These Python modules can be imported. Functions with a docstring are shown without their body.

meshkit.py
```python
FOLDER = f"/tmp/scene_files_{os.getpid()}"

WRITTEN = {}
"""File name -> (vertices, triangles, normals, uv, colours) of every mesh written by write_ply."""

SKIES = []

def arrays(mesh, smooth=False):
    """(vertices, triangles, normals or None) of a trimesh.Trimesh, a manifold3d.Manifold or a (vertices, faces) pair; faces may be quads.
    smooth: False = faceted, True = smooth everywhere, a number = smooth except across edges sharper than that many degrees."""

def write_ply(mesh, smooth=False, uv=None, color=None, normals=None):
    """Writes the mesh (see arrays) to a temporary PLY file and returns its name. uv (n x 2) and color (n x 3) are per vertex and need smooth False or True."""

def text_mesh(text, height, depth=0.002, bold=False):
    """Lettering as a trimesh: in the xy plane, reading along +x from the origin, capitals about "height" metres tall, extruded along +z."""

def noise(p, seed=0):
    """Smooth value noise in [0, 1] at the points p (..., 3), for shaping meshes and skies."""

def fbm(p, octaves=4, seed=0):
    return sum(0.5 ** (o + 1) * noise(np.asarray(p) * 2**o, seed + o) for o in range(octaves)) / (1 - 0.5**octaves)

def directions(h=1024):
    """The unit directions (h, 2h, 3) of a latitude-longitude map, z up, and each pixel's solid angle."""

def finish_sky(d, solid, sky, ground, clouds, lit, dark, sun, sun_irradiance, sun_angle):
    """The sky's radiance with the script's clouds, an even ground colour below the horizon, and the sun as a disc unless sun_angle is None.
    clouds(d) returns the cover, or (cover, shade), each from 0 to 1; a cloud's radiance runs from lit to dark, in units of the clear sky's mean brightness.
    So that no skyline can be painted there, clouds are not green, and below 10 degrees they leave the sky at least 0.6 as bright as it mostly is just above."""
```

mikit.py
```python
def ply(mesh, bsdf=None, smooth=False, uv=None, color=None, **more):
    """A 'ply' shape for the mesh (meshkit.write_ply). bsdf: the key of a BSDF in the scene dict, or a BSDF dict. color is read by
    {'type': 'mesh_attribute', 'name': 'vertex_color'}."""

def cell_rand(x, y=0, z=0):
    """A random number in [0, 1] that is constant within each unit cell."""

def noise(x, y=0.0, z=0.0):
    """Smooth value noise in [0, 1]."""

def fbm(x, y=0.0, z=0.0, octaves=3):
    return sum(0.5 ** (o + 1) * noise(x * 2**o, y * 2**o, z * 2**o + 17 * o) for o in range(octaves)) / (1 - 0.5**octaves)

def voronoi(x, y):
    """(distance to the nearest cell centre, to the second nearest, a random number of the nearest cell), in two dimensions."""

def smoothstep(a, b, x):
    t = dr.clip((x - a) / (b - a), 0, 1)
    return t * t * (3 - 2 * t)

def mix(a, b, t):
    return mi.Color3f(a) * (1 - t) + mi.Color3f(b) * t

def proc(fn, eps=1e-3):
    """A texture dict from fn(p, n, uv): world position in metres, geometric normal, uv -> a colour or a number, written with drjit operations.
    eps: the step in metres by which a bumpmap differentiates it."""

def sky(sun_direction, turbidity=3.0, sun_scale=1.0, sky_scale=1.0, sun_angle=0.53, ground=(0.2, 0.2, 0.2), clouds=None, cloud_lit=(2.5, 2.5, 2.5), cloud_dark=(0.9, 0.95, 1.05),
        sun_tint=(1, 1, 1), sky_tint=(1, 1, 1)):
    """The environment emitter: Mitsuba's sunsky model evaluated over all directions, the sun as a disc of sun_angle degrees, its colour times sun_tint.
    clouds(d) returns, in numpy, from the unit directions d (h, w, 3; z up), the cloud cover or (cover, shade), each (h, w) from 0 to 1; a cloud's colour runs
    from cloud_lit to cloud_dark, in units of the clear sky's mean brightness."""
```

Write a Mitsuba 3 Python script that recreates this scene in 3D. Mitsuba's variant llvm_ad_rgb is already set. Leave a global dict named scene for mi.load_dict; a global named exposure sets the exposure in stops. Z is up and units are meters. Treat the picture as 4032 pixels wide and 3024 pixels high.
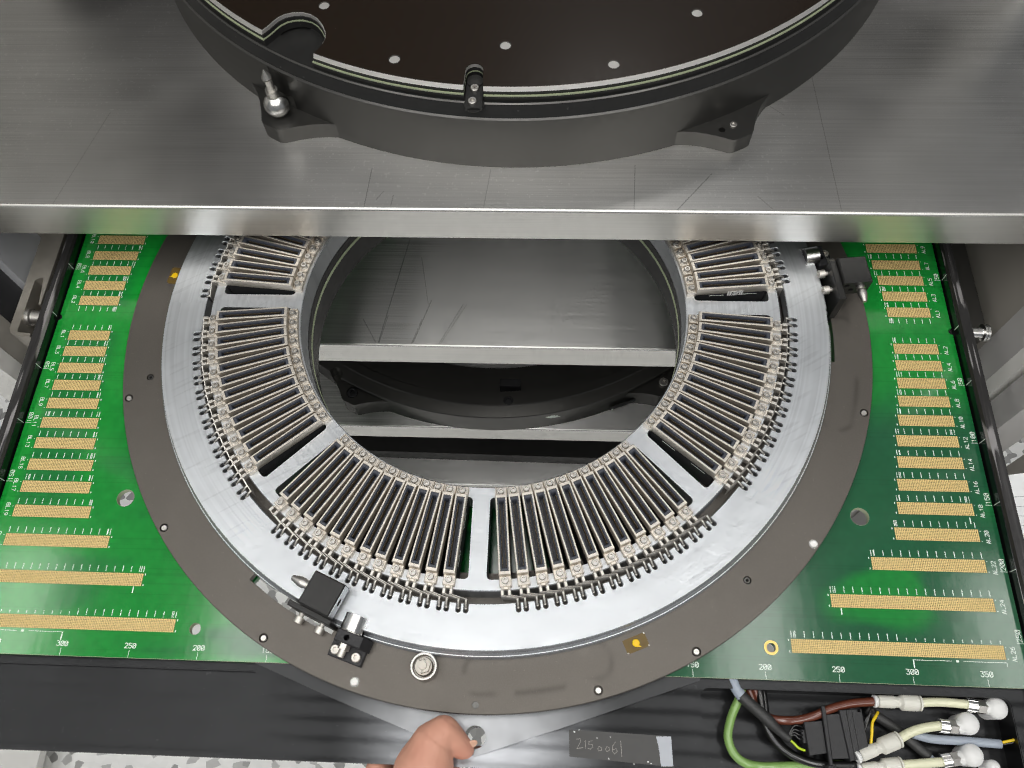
import math, random
import numpy as np, trimesh, mitsuba as mi, drjit as dr
import manifold3d as m3
import mikit, meshkit
from mikit import noise, fbm, voronoi, smoothstep, mix, cell_rand
random.seed(7); rng = np.random.default_rng(7)
T = mi.ScalarTransform4f
MM = 0.001
scene, labels = {}, {}

# ---------------------------------------------------------------- camera (solved from the rulers printed on the board)
RIGHT = np.array([0.9988660752, 0.0360440033, -0.0311029529]); DOWN = np.array([0.0187850601, -0.8986912573, -0.4381793531]); FWD = np.array([-0.0437456891, 0.4370982199, -0.8983497978])
EYE = np.array([45.5945288, -347.0712265, 597.0813248]) * MM
cam = np.eye(4); cam[:3, 0] = -RIGHT; cam[:3, 1] = -DOWN; cam[:3, 2] = FWD; cam[:3, 3] = EYE
scene['camera'] = {'type': 'perspective', 'fov': 64.486, 'fov_axis': 'x', 'near_clip': 0.01, 'far_clip': 50.0, 'to_world': T(cam.tolist())}

# ---------------------------------------------------------------- light: clean-room ceiling panels far above, and the pale room round about
exposure = 0.55
scene['room_light'] = {'type': 'constant', 'radiance': {'type': 'rgb', 'value': [0.115, 0.12, 0.125]}}
def lamp(k, x, y, sx, sy, L, z=2400.0, col=(1.0, 0.985, 0.95)):
    v = np.array([[x-sx, y-sy, z], [x-sx, y+sy, z], [x+sx, y+sy, z], [x+sx, y-sy, z]]) * MM
    key = 'ceiling_panel' + ('_%03d' % k if k else '')
    scene[key] = mikit.ply((v, np.array([[0, 1, 2], [0, 2, 3]])), {'type': 'diffuse', 'reflectance': {'type': 'rgb', 'value': [.8, .8, .8]}}, emitter={'type': 'area', 'radiance': {'type': 'rgb', 'value': [L*c for c in col]}})
    labels[key] = {'label': 'ceiling light panel of the clean room, out of the picture', 'category': 'ceiling light', 'group': 'ceiling light panels'}
LAMPS = [(x, -1400, 135, 1800, 5.2) for x in (-1910, -1010, -110, 790, 1690)] + [(1443, 1105, 240, 46, 4.5), (245, 1970, 150, 190, 8.0)]
for k, l in enumerate(LAMPS): lamp(k, *l)

# ---------------------------------------------------------------- helpers (all shapes in millimetres, z up, ring axis at the origin)
COUNT = {}
def key_of(name, parent=None):
    full = (parent + '__' if parent else '') + name
    n = COUNT.get(full, 0); COUNT[full] = n + 1
    return full if n == 0 else '%s_%03d' % (full, n)
def tri(m):
    if hasattr(m, 'to_mesh'):
        q = m.to_mesh(); return trimesh.Trimesh(q.vert_properties[:, :3], q.tri_verts, process=False)
    return m
def mm(m):
    m = tri(m); return trimesh.Trimesh(np.asarray(m.vertices) * MM, m.faces, process=False)
def say(key, label=None, cat=None, group=None, kind=None):
    d = {a: b for a, b in (('label', label), ('category', cat), ('group', group), ('kind', kind)) if b}
    if d: labels[key] = d
def thing(name, label, cat, group=None, kind=None):
    k = key_of(name); say(k, label, cat, group, kind); return k
def put(name, mesh, bsdf, parent=None, smooth=30, label=None, cat=None, group=None, kind=None, uv=None, to=None):
    k = key_of(name, parent)
    if uv is not None:
        m = mm(mesh); v = m.vertices[m.faces].reshape(-1, 3)     # unshared corners: plane uv, flat facets
        d = mikit.ply((v, np.arange(len(v)).reshape(-1, 3)), bsdf, smooth=False, uv=uv(v))
    else:
        d = mikit.ply(mm(mesh), bsdf, smooth=smooth)
    if to is not None: d['to_world'] = to
    scene[k] = d; say(k, label, cat, group, kind); return k
Mf, CS = m3.Manifold, m3.CrossSection
def box(x0, x1, y0, y1, z0, z1): return Mf.cube([x1-x0, y1-y0, z1-z0]).translate([x0, y0, z0])
def cyl(x, y, z0, z1, r, r2=None, n=24): return Mf.cylinder(z1-z0, r, r if r2 is None else r2, n).translate([x, y, z0])
def ext(pts, z0, z1):
    p = np.asarray(pts, float)
    if np.sum(p[:, 0]*np.roll(p[:, 1], -1) - np.roll(p[:, 0], -1)*p[:, 1]) < 0: p = p[::-1]
    return Mf.extrude(CS([p]), z1-z0).translate([0, 0, z0])
def rev(prof, n=256): # closed (r, z) outline, turned about z
    p = np.asarray(prof, float)
    if np.sum(p[:, 0]*np.roll(p[:, 1], -1) - np.roll(p[:, 0], -1)*p[:, 1]) < 0: p = p[::-1]
    return Mf.revolve(CS([p]), n)
def rotz(m, deg): return m.rotate([0, 0, deg])
def along(m, a, b): # a shape built along +z from 0, laid from a towards b
    a, b = np.asarray(a, float), np.asarray(b, float); d = (b-a)/np.linalg.norm(b-a)
    t = tri(m).copy(); t.apply_transform(trimesh.geometry.align_vectors([0, 0, 1], d)); t.apply_translation(a); return t
def rbox(x0, x1, y0, y1, z0, z1, c=0.6): # box with chamfered upright and top edges
    a = box(x0+c, x1-c, y0+c, y1-c, z0, z1); b = box(x0, x1, y0, y1, z0, z1-c)
    return Mf.batch_hull([a, b])
def join(ms): return trimesh.util.concatenate([tri(m) for m in ms])
def spline(pts, n=8):
    p = np.asarray(pts, float); p = np.vstack([2*p[0]-p[1], p, 2*p[-1]-p[-2]]); out = []
    for i in range(1, len(p)-2):
        for t in np.linspace(0, 1, n, endpoint=False):
            a, b, c, d = p[i-1:i+3]; out.append(0.5*((2*b)+(c-a)*t+(2*a-5*b+4*c-d)*t*t+(3*b-a-3*c+d)*t**3))
    return np.vstack([out, p[-2]])
def tube(pts, r, sides=14, n=8, flat=1.0, smooth=True):
    p = spline(pts, n) if smooth else np.asarray(pts, float); t = np.gradient(p, axis=0); t /= np.linalg.norm(t, axis=1, keepdims=True)
    a = np.cross(t, [0, 0, 1.0]); ln = np.linalg.norm(a, axis=1, keepdims=True); a = np.where(ln > 1e-6, a/np.maximum(ln, 1e-9), [1.0, 0, 0]); b = np.cross(a, t)
    ang = np.arange(sides)*2*np.pi/sides; rr = np.broadcast_to(np.asarray(r, float), (len(p),))[:, None, None]
    v = p[:, None] + rr*(np.cos(ang)[None, :, None]*a[:, None] + flat*np.sin(ang)[None, :, None]*b[:, None])
    v = np.vstack([v.reshape(-1, 3), p[:1], p[-1:]]); N = len(p); f = []
    for i in range(N-1):
        for j in range(sides):
            q = (j+1) % sides; f += [[i*sides+j, i*sides+q, (i+1)*sides+q], [i*sides+j, (i+1)*sides+q, (i+1)*sides+j]]
    for j in range(sides):
        q = (j+1) % sides; f += [[N*sides, q, j], [N*sides+1, (N-1)*sides+j, (N-1)*sides+q]]
    m = trimesh.Trimesh(v, f, process=False); m.fix_normals(); return m
def lathe(prof, n=20): return rev([(0, prof[0][1])] + list(prof) + [(0, prof[-1][1])], n)
GLYPH = {'0': [[(0, 1), (0, 5), (1, 6), (3, 6), (4, 5), (4, 1), (3, 0), (1, 0), (0, 1)], [(.5, 1), (3.5, 5)]], '1': [[(0.8, 4.8), (2, 6), (2, 0)]], '2': [[(0, 5), (1, 6), (3, 6), (4, 5), (4, 3.8), (0, 0), (4, 0)]],
         '3': [[(0, 6), (4, 6), (2, 3.6), (3, 3.6), (4, 2.6), (4, 1), (3, 0), (1, 0), (0, 1)]], '4': [[(3, 0), (3, 6), (0, 2), (4, 2)]], '5': [[(4, 6), (0, 6), (0, 3.4), (3, 3.6), (4, 2.6), (4, 1), (3, 0), (1, 0), (0, 1)]],
         '6': [[(3.5, 6), (1, 4.6), (0, 3), (0, 1), (1, 0), (3, 0), (4, 1), (4, 2.4), (3, 3.4), (1, 3.4), (0, 2.4)]], '7': [[(0, 6), (4, 6), (1.5, 0)]], '8': [[(1, 3.3), (0, 4.3), (0, 5.2), (1, 6), (3, 6), (4, 5.2), (4, 4.3), (3, 3.3), (1, 3.3), (0, 2.2), (0, 1), (1, 0), (3, 0), (4, 1), (4, 2.2), (3, 3.3)]],
         '9': [[(.5, 0), (3, 1.4), (4, 3), (4, 5), (3, 6), (1, 6), (0, 5), (0, 3.6), (1, 2.6), (3, 2.6), (4, 3.6)]], 'A': [[(0, 0), (2, 6), (4, 0)], [(.7, 2), (3.3, 2)]], 'B': [[(0, 0), (0, 6), (3, 6), (4, 5), (4, 4.2), (3, 3.2), (0, 3.2)], [(3, 3.2), (4, 2.2), (4, 1), (3, 0), (0, 0)]], 'L': [[(0, 6), (0, 0), (4, 0)]],
         '-': [[(.5, 3), (3.5, 3)]], 'T': [[(0, 6), (4, 6)], [(2, 6), (2, 0)]], 'C': [[(4, 5), (3, 6), (1, 6), (0, 5), (0, 1), (1, 0), (3, 0), (4, 1)]], 'J': [[(4, 6), (4, 1), (3, 0), (1, 0), (0, 1)]]}
def stroke(p, w, z0, z1):
    out = []
    for a, b in zip(p[:-1], p[1:]):
        out.append(Mf.batch_hull([cyl(a[0], a[1], z0, z1, w/2, n=6), cyl(b[0], b[1], z0, z1, w/2, n=6)]))
    return out
def text(s, h, w, z0=0.0, z1=0.02, gap=1.6):
    out, x = [], 0.0; k = h/6.0
    for ch in s:
        for line in GLYPH.get(ch, []): out += stroke([(x+a*k*.95, b*k) for a, b in line], w, z0, z1)
        x += (4*.95+gap)*k
    return Mf.batch_boolean(out, m3.OpType.Add), x - gap*k

# ---------------------------------------------------------------- materials
def rgb(*c): return {'type': 'rgb', 'value': list(map(float, c))}
def mat(name, d, two=True): scene[name] = {'type': 'twosided', 'bsdf': d} if two else d
def prin(c, rough=.5, metal=0.0, **k):
    return {'type': 'principled', 'base_color': c if isinstance(c, dict) else rgb(*c), 'roughness': rough, 'metallic': metal, **k}
def bump(d, fn, scale, eps=1e-4): return {'type': 'bumpmap', 'arbitrary': mikit.proc(fn, eps), 'scale': scale, 'bsdf': d}
def seg(p, a, b, w): # closeness (0..1) to a scratch drawn from a to b in the xy plane (metres)
    ax, ay, bx, by = a[0]*MM, a[1]*MM, b[0]*MM, b[1]*MM; dx, dy = bx-ax, by-ay
    t = dr.clip(((p.x-ax)*dx + (p.y-ay)*dy)/(dx*dx+dy*dy), 0, 1); d = dr.sqrt(dr.square(p.x-ax-t*dx) + dr.square(p.y-ay-t*dy))
    return 1 - smoothstep(w*MM*.5, w*MM*1.1, d)
SCR = [((-99, 91), (-101, 52), .4), ((-3, 91), (-7, 51), .25), ((-330, 150), (-352, 52), .3), ((172, 88), (143, 52), .45), ((262, 215), (268, 53), .3), ((175, 205), (235, 150), .3), ((112, 96), (110, 53), .35), ((-92, 60), (-87, 68), .3), ((-80, 54), (-79, 64), .3), ((206, 66), (216, 54), .25)]
def steel_colour(p, n, uv):
    g = noise(p.x*7, p.y*1300, p.z*5)*.5 + noise(p.x*22, p.y*2600, 3)*.5
    c = .50 + .20*(g-.5)*(.5+noise(p.x*6, p.y*9, 4)) + .20*(fbm(p.x*9, p.y*12, p.z*3)-.5)
    sp = smoothstep(.84, .92, noise(p.x*520, p.y*620, 1))*smoothstep(.5, .75, noise(p.x*9+4, p.y*11, 2))
    c = c + .08*sp
    for a, b, k in SCR: c = c*(1 - k*seg(p, a, b, .45)*smoothstep(.02, .06, p.z))
    return mi.Color3f(c, c*.985, c*.955)
mat('m_steel_sheet', {'type': 'roughconductor', 'distribution': 'ggx', 'alpha_u': mikit.proc(lambda p, n, uv: .055 + .09*fbm(p.x*8+3, p.y*10, 1)), 'alpha_v': mikit.proc(lambda p, n, uv: .11 + .24*fbm(p.x*8+3, p.y*10, 1)), 'specular_reflectance': mikit.proc(steel_colour)})
LSC = [((-109, 184), (-130, 54), .5), ((-79, 105), (-94, 54), .5), ((-45, 101), (-68, 51), .5), ((-41, 101), (-66, 52), .45), ((-123, 86), (-130, 50), .4), ((-87, 82), (-96, 51), .4), ((-149, 81), (-133, 54), .4), ((-94, 160), (-82, 101), .35), ((64, 93), (61, 56), .3), ((50, 102), (48, 56), .3)]
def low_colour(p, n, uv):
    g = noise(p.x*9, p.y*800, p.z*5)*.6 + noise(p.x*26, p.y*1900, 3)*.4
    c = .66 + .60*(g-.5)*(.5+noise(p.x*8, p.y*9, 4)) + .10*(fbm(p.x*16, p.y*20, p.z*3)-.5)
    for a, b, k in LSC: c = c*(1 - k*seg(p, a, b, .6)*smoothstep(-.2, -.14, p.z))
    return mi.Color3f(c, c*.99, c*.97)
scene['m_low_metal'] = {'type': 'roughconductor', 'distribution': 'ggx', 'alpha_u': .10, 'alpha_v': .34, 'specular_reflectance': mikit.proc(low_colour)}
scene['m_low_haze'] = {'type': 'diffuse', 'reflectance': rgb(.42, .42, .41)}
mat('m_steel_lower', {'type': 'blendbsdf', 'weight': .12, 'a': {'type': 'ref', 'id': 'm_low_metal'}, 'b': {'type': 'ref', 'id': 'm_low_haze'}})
def edge_colour(p, n, uv):
    g = noise(p.x*15, p.z*1500, 1); c = .80 + .10*(g-.5)
    return mi.Color3f(c, c*.985, c*.95)
mat('m_steel_edge', {'type': 'roughconductor', 'distribution': 'ggx', 'alpha': .14, 'specular_reflectance': mikit.proc(edge_colour)})
def alu_colour(p, n, uv):
    r = dr.sqrt(p.x*p.x+p.y*p.y); a = dr.atan2(p.y, p.x)
    c = .66 + .10*(noise(r*900, a*3)-.5) + .10*(fbm(p.x*60, p.y*60, 1)-.5) - .10*smoothstep(.72, .9, noise(p.x*35+p.y*20, p.y*420-p.x*260, 1))*.6
    return mi.Color3f(c*.945, c*.98, c*1.02)
def alu_relief(p, n, uv):
    X, Y = p.x*.8+.25, p.y*.8-.1
    d = dr.sqrt(dr.square(p.x+.02)+dr.square(p.y+.62)); return .55*noise(d*900, 1)*smoothstep(.35, .6, fbm(p.x*12, p.y*12, 2)) + .45*noise(p.x*300, p.y*300)
mat('m_aluminium', bump({'type': 'roughconductor', 'distribution': 'ggx', 'alpha': .20, 'specular_reflectance': mikit.proc(alu_colour)}, alu_relief, 0.00007))
mat('m_steel_bright', {'type': 'roughconductor', 'distribution': 'ggx', 'alpha': .16, 'specular_reflectance': rgb(.60, .58, .55)})
mat('m_rim', {'type': 'roughconductor', 'distribution': 'ggx', 'alpha': .35, 'specular_reflectance': rgb(.92, .90, .86)})
mat('m_screw_dark', {'type': 'roughconductor', 'distribution': 'ggx', 'alpha': .2, 'specular_reflectance': rgb(.12, .115, .11)})
mat('m_chrome', {'type': 'roughconductor', 'distribution': 'ggx', 'alpha': .05, 'specular_reflectance': rgb(.78, .77, .75)})
def nickel_colour(p, n, uv):
    c = .80 + .06*(noise(p.x*90, p.y*90, p.z*60)-.5); return mi.Color3f(c, c*.925, c*.82)
mat('m_nickel', {'type': 'roughconductor', 'distribution': 'ggx', 'alpha': .30, 'specular_reflectance': mikit.proc(nickel_colour)})
mat('m_nickel_pin', {'type': 'roughconductor', 'distribution': 'ggx', 'alpha': .28, 'specular_reflectance': rgb(.78, .745, .69)})
mat('m_nut', {'type': 'roughconductor', 'distribution': 'ggx', 'alpha': .22, 'specular_reflectance': rgb(.50, .47, .42)})
mat('m_insert', prin((.046, .051, .066), .42, 0, specular=.45))
mat('m_contact', {'type': 'roughconductor', 'distribution': 'ggx', 'alpha': .3, 'specular_reflectance': rgb(.50, .36, .18)})
def brown_colour(p, n, uv):
    r = dr.sqrt(p.x*p.x+p.y*p.y); a = dr.atan2(p.y, p.x)
    c = .128*(1 + .08*(noise(p.x*1500, p.y*1500)-.5) + .16*(fbm(p.x*22, p.y*22, 2)-.5))
    # worn outline left by a part that once sat here
    ax, ay = (a+1.42)*.2825, r-.2825
    for ca in (-1.42, -.16):
        u, v = dr.abs((a-ca)*.2825), dr.abs(r-.2835); d = dr.sqrt(dr.square(dr.maximum(u-.040, 0))+dr.square(dr.maximum(v-.002, 0)))
        c = c*(1 - .26*dr.exp(-dr.square((d-.0105)/.0022))*smoothstep(.2, .6, noise(p.x*90, p.y*90, 1)))
    c = c + .025*smoothstep(.95, .98, noise(p.x*450, p.y*450, 7))
    return mi.Color3f(c*1.05, c*.955, c*.85)
mat('m_brown_coat', prin(mikit.proc(brown_colour), .48, .72, specular=.4))
def black_colour(p, n, uv):
    c = .020*(1 + .5*(fbm(p.x*30, p.y*30, p.z*30)-.5)) + .03*smoothstep(.93, .97, noise(p.x*300, p.y*300, p.z*300)); return mi.Color3f(c, c*.985, c*.96)
mat('m_black_anodised', prin(mikit.proc(black_colour), .40, .25, specular=.5))
mat('m_black_satin', prin((.105, .103, .098), .36, .9, specular=.5))
mat('m_black_edge', prin((.10, .098, .094), .3, .7))
mat('m_disc', prin((.017, .0115, .008), .24, .0, specular=.32))
mat('m_head_dark', prin((.030, .027, .024), .4, .6))
def tray_colour(p, n, uv):
    wear = smoothstep(.10, .0, dr.sqrt(dr.square(p.x-.0)+dr.square((p.y+.33)*1.3)))
    w2 = wear*(.6+.8*fbm(p.x*40, p.y*160, 2)); c = .022*(1+.5*(fbm(p.x*25, p.y*25, p.z*20)-.5)) + .34*w2*smoothstep(-.012, -.006, p.z)
    c = c + .015*smoothstep(.95, .98, noise(p.x*380, p.y*380, 3)); return mi.Color3f(c*.95, c*.98, c*1.04)
def tray_relief(p, n, uv):
    w = .5+.5*dr.sin(p.y*2*math.pi/.0128 + 1.2*noise(p.x*4, p.y*15)); return w*smoothstep(-.16, -.10, p.x) + .25*(noise(p.x*14, p.y*230))*smoothstep(-.10, -.2, p.x) + .012*noise(p.x*900, p.y*900)
mat('m_tray', bump(prin(mikit.proc(tray_colour), .34, .8, specular=.5), tray_relief, 0.00055, 3e-4))
mat('m_tray_plain', prin(mikit.proc(black_colour), .38, .25, specular=.5))
mat('m_rail_gloss', prin((.006, .0065, .007), .12, 0, specular=.5))
def rail_colour(p, n, uv):
    c = .03 + .06*smoothstep(.45, .9, fbm(p.x*300, p.y*18, 1)) + .25*smoothstep(.78, .9, noise(p.x*500, p.y*30, 4)); return mi.Color3f(c, c*.96, c*.97)
mat('m_rail_worn', prin(mikit.proc(rail_colour), .4, .4))
def lug_colour(p, n, uv):
    d = dr.sqrt(p.x*p.x+dr.square((p.y+.33)*1.6)); w = smoothstep(.115, .02, d)*(.75+.6*fbm(p.x*70, p.y*70, 2)) ; c = .045 + .26*w; return mi.Color3f(c*.96, c*.985, c*1.03)
mat('m_lug', prin(mikit.proc(lug_colour), .38, .8))
def board_colour(p, n, uv):
    ax = dr.abs(p.x)
    # copper planes and buried traces show as darker green fields through the lacquer
    f = smoothstep(.40, .62, fbm(p.x*9+5, p.y*26+1, 1)); blk = smoothstep(.46, .54, noise(p.x*13, p.y*42, 3))
    left = (.18 + .75*f*(.45+.55*blk))*smoothstep(-.05, -.11, p.y)*smoothstep(-.345, -.30, p.x) + .55*smoothstep(.315, .335, ax)*smoothstep(.372, .362, ax)*smoothstep(-.20, -.15, p.y)*(1-smoothstep(-.016, -.011, p.y)*smoothstep(.014, .009, p.y))
    rgt = (.80 - .62*smoothstep(.52, .66, fbm(p.x*10+2, p.y*18+4, 5)))*smoothstep(-.03, -.10, p.y) + .2
    k = dr.clip(dr.select(p.x > 0, rgt, left), 0, 1); tr = smoothstep(.75, .8, noise(p.x*5, p.y*900, 2))*.10
    c = mix((.008, .255, .030), (.012, .090, .038), k)*(1-tr); return c*(.9+.2*fbm(p.x*200, p.y*200, 1))
def board_relief(p, n, uv): return noise(p.x*330, p.y*40, 1)*.6 + noise(p.x*120, p.y*120, 3)
mat('m_board', bump(prin(mikit.proc(board_colour), .13, 0, specular=.55), board_relief, 0.000018, 4e-4))
mat('m_board_edge', prin((.30, .34, .22), .5, 0))
mat('m_pad_field', prin((.15, .105, .035), .4, 0))
mat('m_pad', {'type': 'principled', 'base_color': rgb(.76, .57, .24), 'roughness': .5, 'metallic': .3})
mat('m_print', prin((.78, .84, .78), .5))
mat('m_gold', {'type': 'roughconductor', 'distribution': 'ggx', 'alpha': .22, 'specular_reflectance': rgb(.85, .60, .20)})
def floor_colour(p, n, uv):
    a, b, c = voronoi(p.x*75, p.y*75); t = .80 - .06*c
    t = dr.select(c > .87, .22 + .7*(c-.87), t); t = dr.select((c > .74) & (c <= .87), .44, t); return mi.Color3f(t, t*1.0, t*.98)
mat('m_floor', prin(mikit.proc(floor_colour), .35, 0))
mat('m_bracket', prin((.085, .082, .076), .4, .4)); mat('m_post_white', prin((.66, .65, .62), .4)); mat('m_post_grey', prin((.40, .39, .38), .38)); mat('m_post_beige', prin((.30, .28, .25), .4)); mat('m_post_dark', prin((.035, .034, .038), .5)); mat('m_panel_grey', prin((.50, .51, .53), .4))
def hook_colour(p, n, uv):
    c = .36 + .14*(fbm(p.x*90, p.y*90, p.z*90)-.5); return mi.Color3f(c, c*.93, c*.82)
mat('m_hook', prin(mikit.proc(hook_colour), .4, .75))
def skin_colour(p, n, uv):
    k = fbm(p.x*60, p.y*60, p.z*60); r = smoothstep(.016, .0, dr.sqrt(dr.square(p.x+.008)+dr.square(p.y+.331)+dr.square(p.z-.004)))
    c = mix((.64, .345, .245), (.57, .265, .19), k); return mix(c, (.58, .235, .165), r*.7)
def skin_relief(p, n, uv):
    q = p.x*.55+p.y*.83; s = p.x*.83-p.y*.55; w = q + .0016*noise(s*160, q*60)
    return 1.0*noise(p.x*900, p.y*900, p.z*900)*.25 + .7*smoothstep(.62, .8, noise(w*330, s*25, 2)) 
mat('m_skin', bump(prin(mikit.proc(skin_colour), .46, 0, specular=.42, sheen=.15), skin_relief, 0.00045, 3e-4))
mat('m_nail', prin((.66, .40, .28), .3, 0, specular=.5))
mat('m_tape', prin((.055, .054, .053), .55)); mat('m_tape_torn', prin((.42, .44, .48), .6)); mat('m_pencil', prin((.23, .215, .20), .6)); mat('m_speck', prin((.55, .55, .55), .6))
mat('m_tube_green', prin((.19, .33, .09), .16, 0, specular=.55, clearcoat=.6)); mat('m_tube_brown', prin((.11, .028, .014), .14, 0, specular=.6, clearcoat=.8)); mat('m_tube_black', prin((.006, .006, .006), .16, 0, specular=.55, clearcoat=.5))
mat('m_tube_milk', prin((.66, .66, .47), .22, 0, specular=.5, clearcoat=.4)); mat('m_sleeve', prin((.028, .028, .028), .5)); mat('m_cable_grey', prin((.30, .34, .40), .42)); mat('m_cable_yellow', prin((.72, .50, .01), .35)); mat('m_cable_lime', prin((.42, .58, .02), .35))
mat('m_plastic_black', prin((.020, .020, .022), .48, 0, specular=.4)); mat('m_fitting', prin((.62, .61, .55), .42)); mat('m_cap', prin((.70, .70, .69), .45)); mat('m_paper', prin((.80, .81, .82), .7)); mat('m_ink', prin((.35, .36, .38), .7))
mat('m_amber', {'type': 'principled', 'base_color': rgb(.13, .085, .025), 'roughness': .2, 'metallic': 0.0, 'specular': .6}); mat('m_yellow', prin((.80, .52, .01), .3))

# ---------------------------------------------------------------- setting: floor
put('floor', trimesh.Trimesh([[-4000, -4000, -1000], [4000, -4000, -1000], [4000, 4000, -1000], [-4000, 4000, -1000]], [[0, 1, 2], [0, 2, 3]], process=False), 'm_floor', smooth=False, label='pale vinyl floor with grey flecks far below the tray', kind='structure')

# ---------------------------------------------------------------- steel shelves
def shelf(z, label, y0=50.0, y1=900.0, h=36.0, x=480.0, top='m_steel_sheet', rx=2.2):
    k = thing('steel_shelf', label, 'shelf', 'steel shelves of the rack')
    pl = trimesh.Trimesh([[-x, y0+rx, z], [x, y0+rx, z], [x, y1, z], [-x, y1, z], [-x, y0+rx, z-3], [x, y0+rx, z-3], [x, y1, z-3], [-x, y1, z-3]],
                         [[0, 1, 2], [0, 2, 3], [4, 6, 5], [4, 7, 6], [2, 1, 5], [2, 5, 6], [0, 3, 7], [0, 7, 4], [3, 2, 6], [3, 6, 7]], process=False)
    put('top_sheet', pl, top, k, uv=lambda v: v[:, :2]*1.0)
    a = np.linspace(0, math.pi/2, 7); prof = [(y0+rx-rx*math.sin(t), z-rx+rx*math.cos(t)+.02) for t in a] + [(y0, z-h), (y0+1.5, z-h), (y0+1.5, z-rx-1), (y0+rx, z-1.0)]
    p = np.array(prof); n = len(p); v = np.vstack([np.c_[np.full(n, -x), p], np.c_[np.full(n, x), p]]); f = []
    for i in range(n):
        j = (i+1) % n; f += [[i, j, n+j], [i, n+j, n+i]]
    m = trimesh.Trimesh(v, f, process=False); put('front_lip', m, 'm_steel_edge', k, smooth=40)
    return k
shelf(89.0, 'top scratched brushed steel shelf carrying the large black ring unit')
shelf(-134.0, 'middle steel shelf seen through the upper part of the round opening', top='m_steel_lower', h=36)
shelf(-350.0, 'third steel shelf down, seen through the opening below the dark gap', top='m_steel_lower', h=33)
shelf(-572.0, 'lowest steel shelf, seen through the bottom of the round opening', top='m_steel_lower', h=36)

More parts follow.
